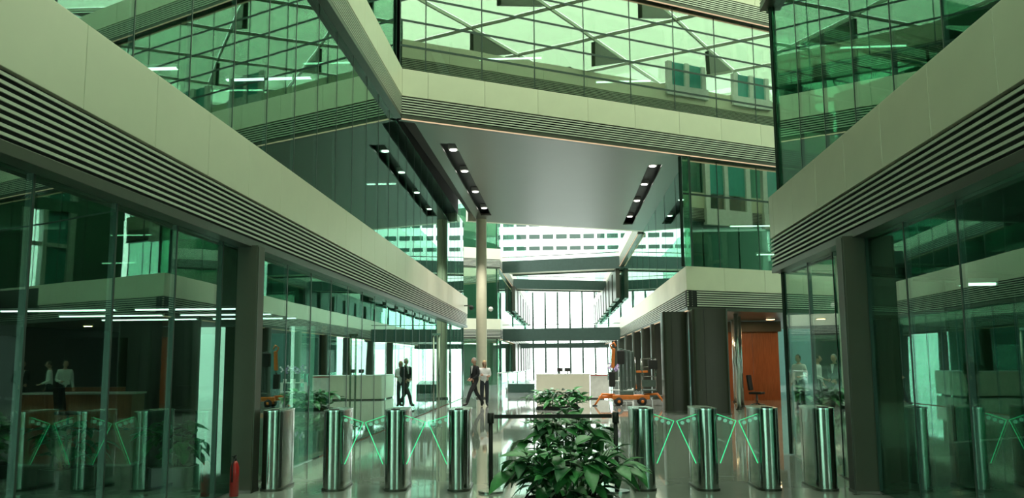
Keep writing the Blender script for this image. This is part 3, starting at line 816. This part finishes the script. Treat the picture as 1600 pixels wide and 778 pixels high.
# ------------------------------------------------------------------ people
def person(loc, rz, joints, cloth, label, hair, hair_long=False, cat='person', H=1.75):
    """joints in metres for a 1.75 m figure facing -Y; cloth: dict region -> material"""
    t = empty('person', loc, rz)
    J = dict(pelvis=(0, 0, .95), waist=(0, .01, 1.10), chest=(0, .0, 1.30), neck=(0, .01, 1.47), skull=(0, -.01, 1.56),
             shL=(.19, .0, 1.41), shR=(-.19, .0, 1.41), elL=(.24, .03, 1.12), elR=(-.24, .03, 1.12), haL=(.24, -.08, .88), haR=(-.24, -.08, .88),
             hiL=(.09, 0, .91), hiR=(-.09, 0, .91), knL=(.10, -.02, .50), knR=(-.10, -.02, .50), anL=(.10, .02, .09), anR=(-.10, .02, .09),
             toL=(.11, -.15, .04), toR=(-.11, -.15, .04))
    J.update(joints)
    Rd = dict(pelvis=(.165, .125), waist=(.155, .115), chest=(.185, .13), neck=(.055, .06), skull=(.06, .07), shL=(.078, .082), shR=(.078, .082), elL=(.058, .058), elR=(.058, .058),
              haL=(.034, .03), haR=(.034, .03), hiL=(.10, .105), hiR=(.10, .105), knL=(.078, .08), knR=(.078, .08), anL=(.062, .066), anR=(.062, .066), toL=(.045, .035), toR=(.045, .035))
    E = [('pelvis', 'waist', 'top'), ('waist', 'chest', 'top'), ('chest', 'neck', 'top'), ('neck', 'skull', 'skin'), ('chest', 'shL', 'top'), ('chest', 'shR', 'top'),
         ('shL', 'elL', 'top'), ('shR', 'elR', 'top'), ('elL', 'haL', 'sleeve'), ('elR', 'haR', 'sleeve'), ('pelvis', 'hiL', 'leg'), ('pelvis', 'hiR', 'leg'),
         ('hiL', 'knL', 'leg'), ('hiR', 'knR', 'leg'), ('knL', 'anL', 'leg'), ('knR', 'anR', 'leg'), ('anL', 'toL', 'shoe'), ('anR', 'toR', 'shoe')]
    fingers = []
    for sd in 'LR':
        h = Vector(J['ha' + sd]); d = (h - Vector(J['el' + sd])).normalized()
        side = d.cross(Vector((0, -1, .2))).normalized(); cur = side.cross(d).normalized()
        for k, ln in enumerate((.075, .085, .08, .065)):
            a = h + d * .07 + side * (.022 * (1.5 - k)); b = a + d * ln * .55 + cur * .008; c = b + d * ln * .35 + cur * .03
            na, nb, nc = f'f{sd}{k}a', f'f{sd}{k}b', f'f{sd}{k}c'
            J[na], J[nb], J[nc] = tuple(a), tuple(b), tuple(c); Rd[na] = (.011, .011); Rd[nb] = (.009, .009); Rd[nc] = (.007, .007)
            E += [('ha' + sd, na, 'skin'), (na, nb, 'skin'), (nb, nc, 'skin')]
        a = h + side * .045 + d * .03; b = a + side * .02 + d * .04
        J['t' + sd + 'a'], J['t' + sd + 'b'] = tuple(a), tuple(b); Rd['t' + sd + 'a'] = (.012, .012); Rd['t' + sd + 'b'] = (.009, .009)
        E += [('ha' + sd, 't' + sd + 'a', 'skin'), ('t' + sd + 'a', 't' + sd + 'b', 'skin')]
    keys = list(J); idx = {k: i for i, k in enumerate(keys)}
    me = bpy.data.meshes.new('skeleton'); me.from_pydata([J[k] for k in keys], [(idx[a], idx[b]) for a, b, _ in E], [])
    o = bpy.data.objects.new('body', me); COL.objects.link(o)
    mod = o.modifiers.new('skin', 'SKIN'); o.modifiers.new('sub', 'SUBSURF').levels = 1
    for i, k in enumerate(keys):
        o.data.skin_vertices[0].data[i].radius = Rd[k]
        o.data.skin_vertices[0].data[i].use_root = (k == 'pelvis')
    dg = bpy.context.evaluated_depsgraph_get(); dg.update()
    bm = bmesh.new(); bm.from_mesh(bpy.data.meshes.new_from_object(o.evaluated_get(dg)))
    bpy.data.objects.remove(o)
    regions = ['top', 'sleeve', 'leg', 'skin', 'shoe']
    segs = [(Vector(J[a]), Vector(J[b]), regions.index(r)) for a, b, r in E]
    for f in bm.faces:
        c = f.calc_center_median(); best = (9, 0)
        for a, b, r in segs:
            ab = b - a; tt = max(0, min(1, (c - a).dot(ab) / max(ab.length_squared, 1e-9)))
            dd = (c - a - ab * tt).length
            if dd < best[0]: best = (dd, r)
        f.material_index = best[1]; f.smooth = True
        if best[1] == 2 and c.z > .93: f.material_index = 0 if cloth.get('jacket') else 2
    # head
    hc = Vector(J['skull']) + Vector((0, -.015, .085))
    g = bmesh.ops.create_uvsphere(bm, u_segments=16, v_segments=12, radius=1.0)['verts']
    for v in g:
        x, y, z = v.co
        wz = .78 + .22 * min(1, max(0, (z + 1)))          # narrower chin
        v.co = hc + Vector((x * .078 * wz, y * .098 * (wz + .04), z * .122))
    for vv in g:
        for f in vv.link_faces: f.material_index = 3; f.smooth = True
    for pos, rad in (((0, -.103, -.008), (.014, .022, .026)), ((.08, .008, -.005), (.012, .022, .034)), ((-.08, .008, -.005), (.012, .022, .034)), ((0, -.088, -.055), (.028, .012, .010))):
        g2 = bmesh.ops.create_uvsphere(bm, u_segments=8, v_segments=6, radius=1.0)['verts']
        for v in g2: v.co = hc + Vector(pos) + Vector((v.co.x * rad[0], v.co.y * rad[1], v.co.z * rad[2]))
        for vv in g2:
            for f in vv.link_faces: f.material_index = 3; f.smooth = True
    me2 = bpy.data.meshes.new('body'); bm.to_mesh(me2); bm.free()
    for r in regions: me2.materials.append({'skin': M_SKIN, 'shoe': M_SHOE}.get(r) or cloth[r])
    body = link('body', me2, t)
    sc = H / 1.75
    t.scale = (sc, sc, sc)
    for s in (-1, 1): ball('eye', t, hc + Vector((s * .03, -.086, .012)), (.011, .008, .008), M_BLACK, 8, 6)
    # hair: cap over the upper back of the skull
    bm = bmesh.new(); bmesh.ops.create_uvsphere(bm, u_segments=16, v_segments=12, radius=1.0)
    kill = [v for v in bm.verts if (v.co.y < -.42 and v.co.z < .5) or v.co.z < -.97] if hair_long else [v for v in bm.verts if (v.co.z < -.05 and v.co.y < .25) or (v.co.y < -.55 and v.co.z < .55) or v.co.z < (-.95 if hair_long else -.35)]
    bmesh.ops.delete(bm, geom=kill, context='VERTS')
    for v in bm.verts:
        lo = 1.0 + (.9 * max(0, -v.co.z) if hair_long else 0)
        v.co = hc + Vector((v.co.x * .087, v.co.y * .106, v.co.z * .130 * lo + .004))
    me3 = bpy.data.meshes.new('hair'); bm.to_mesh(me3); bm.free(); me3.materials.append(hair)
    for p in me3.polygons: p.use_smooth = True
    link('hair', me3, t)
    if cloth.get('jacket'):                       # shirt front and tie
        c = Vector(J['chest'])
        mesh_obj('shirt_front', [c + Vector(p) for p in ((-.055, -.118, .16), (.055, -.118, .16), (0, -.150, -.10), (-.05, -.09, .17), (.05, -.09, .17), (0, -.12, -.10))],
                 [(0, 1, 2), (3, 5, 4), (0, 3, 4, 1), (1, 4, 5, 2), (2, 5, 3, 0)], M_SHIRT, t)
    tag(t, label, cat)
    return t
suit = dict(top=M_SUIT, sleeve=M_SUIT, leg=M_SUIT, jacket=True)
white = dict(top=M_SHIRT, sleeve=M_SHIRT, leg=M_TROUS)
# the man strides to the left: local -Y turned towards -X
walk = dict(knL=(.10, -.26, .53), anL=(.09, -.40, .12), toL=(.09, -.56, .10), knR=(-.09, .12, .51), anR=(-.09, .42, .15), toR=(-.09, .33, .04),
            elL=(.24, .02, 1.14), haL=(.10, -.16, 1.00), elR=(-.24, .03, 1.14), haR=(-.08, -.17, 1.02))
def on_floor(p): return p
man = person(UV(-3.27, 31.6), -T0 - R_(52), walk, suit, 'man in a black suit striding across the hall floor with hands clasped', M_GREYH, H=1.76)
wom = person(UV(-2.98, 32.3), -T0 + R_(12), dict(elL=(.23, -.02, 1.17), haL=(-.08, -.16, 1.20), elR=(-.23, -.02, 1.17), haR=(.08, -.15, 1.16)),
             dict(top=M_SHIRT, sleeve=M_SHIRT, leg=M_TROUS), 'blonde woman in a white top with folded arms behind the walking man', M_BLOND, True, H=1.66)
person(UV(4.6, 36.2), -T0 + R_(40), {}, white, 'person in white shirt and dark trousers standing by the veneered wall', M_HAIR, H=1.74)
person(UV(7.36, 28.0), -T0 + R_(-50), dict(haL=(.20, -.26, 1.08)), white, 'person in white shirt talking in the side lobby, nearer the pavilion', M_HAIR, H=1.76)
person(UV(8.0, 28.2), -T0 + R_(60), dict(haR=(-.20, -.22, 1.02)), white, 'person in white shirt talking in the side lobby, nearer the suited man', M_HAIR, H=1.74)

person(UV(8.1, 26.8), -T0 - R_(50), walk, suit, 'added second figure of the suited man, in place of his reflection past the two white shirts', M_GREYH, H=1.76)  # extra figure added in place of the striding man's mirror image
# office furniture behind the left glass
t = empty('office_counter', UV(-12.6, 22.2), -T0)
block('front', t, (3.0, .08, .85), (0, -.3, .45), M_WOOD, bev=.01); block('worktop', t, (3.1, .75, .05), (0, 0, .9), M_DESK, bev=.01)
block('end_panel', t, (.06, .68, .86), (-1.48, 0, .44), M_WOOD); block('end_panel', t, (.06, .68, .86), (1.48, 0, .44), M_WOOD)
tag(t, 'wooden counter in the lit office behind the left glass', 'counter')
def office_chair(u, v, rz, label):
    t = empty('office_chair', UV(u, v), rz)
    block('seat', t, (.46, .46, .08), (0, 0, .46), M_BLACK, bev=.03); block('backrest', t, (.44, .07, .55), (0, .24, .82), M_BLACK, (-.12, 0, 0), bev=.03)
    tube('column', t, [(0, 0, .08), (0, 0, .44)], .03, M_MGREY, 8)
    for k in range(5):
        a = k * 2 * math.pi / 5
        tube('leg', t, [(0, 0, .10), (.28 * math.cos(a), .28 * math.sin(a), .05)], .018, M_MGREY, 6)
    tag(t, label, 'chair', 'office chairs')
office_chair(-12.2, 20.9, 2.6, 'black office chair in front of the wooden counter behind the left glass')
office_chair(-9.6, 21.6, .4, 'black office chair behind the left glass, nearer the column')
office_chair(6.75, 31.4, 1.0, 'black office chair beside the veneered lobby wall')
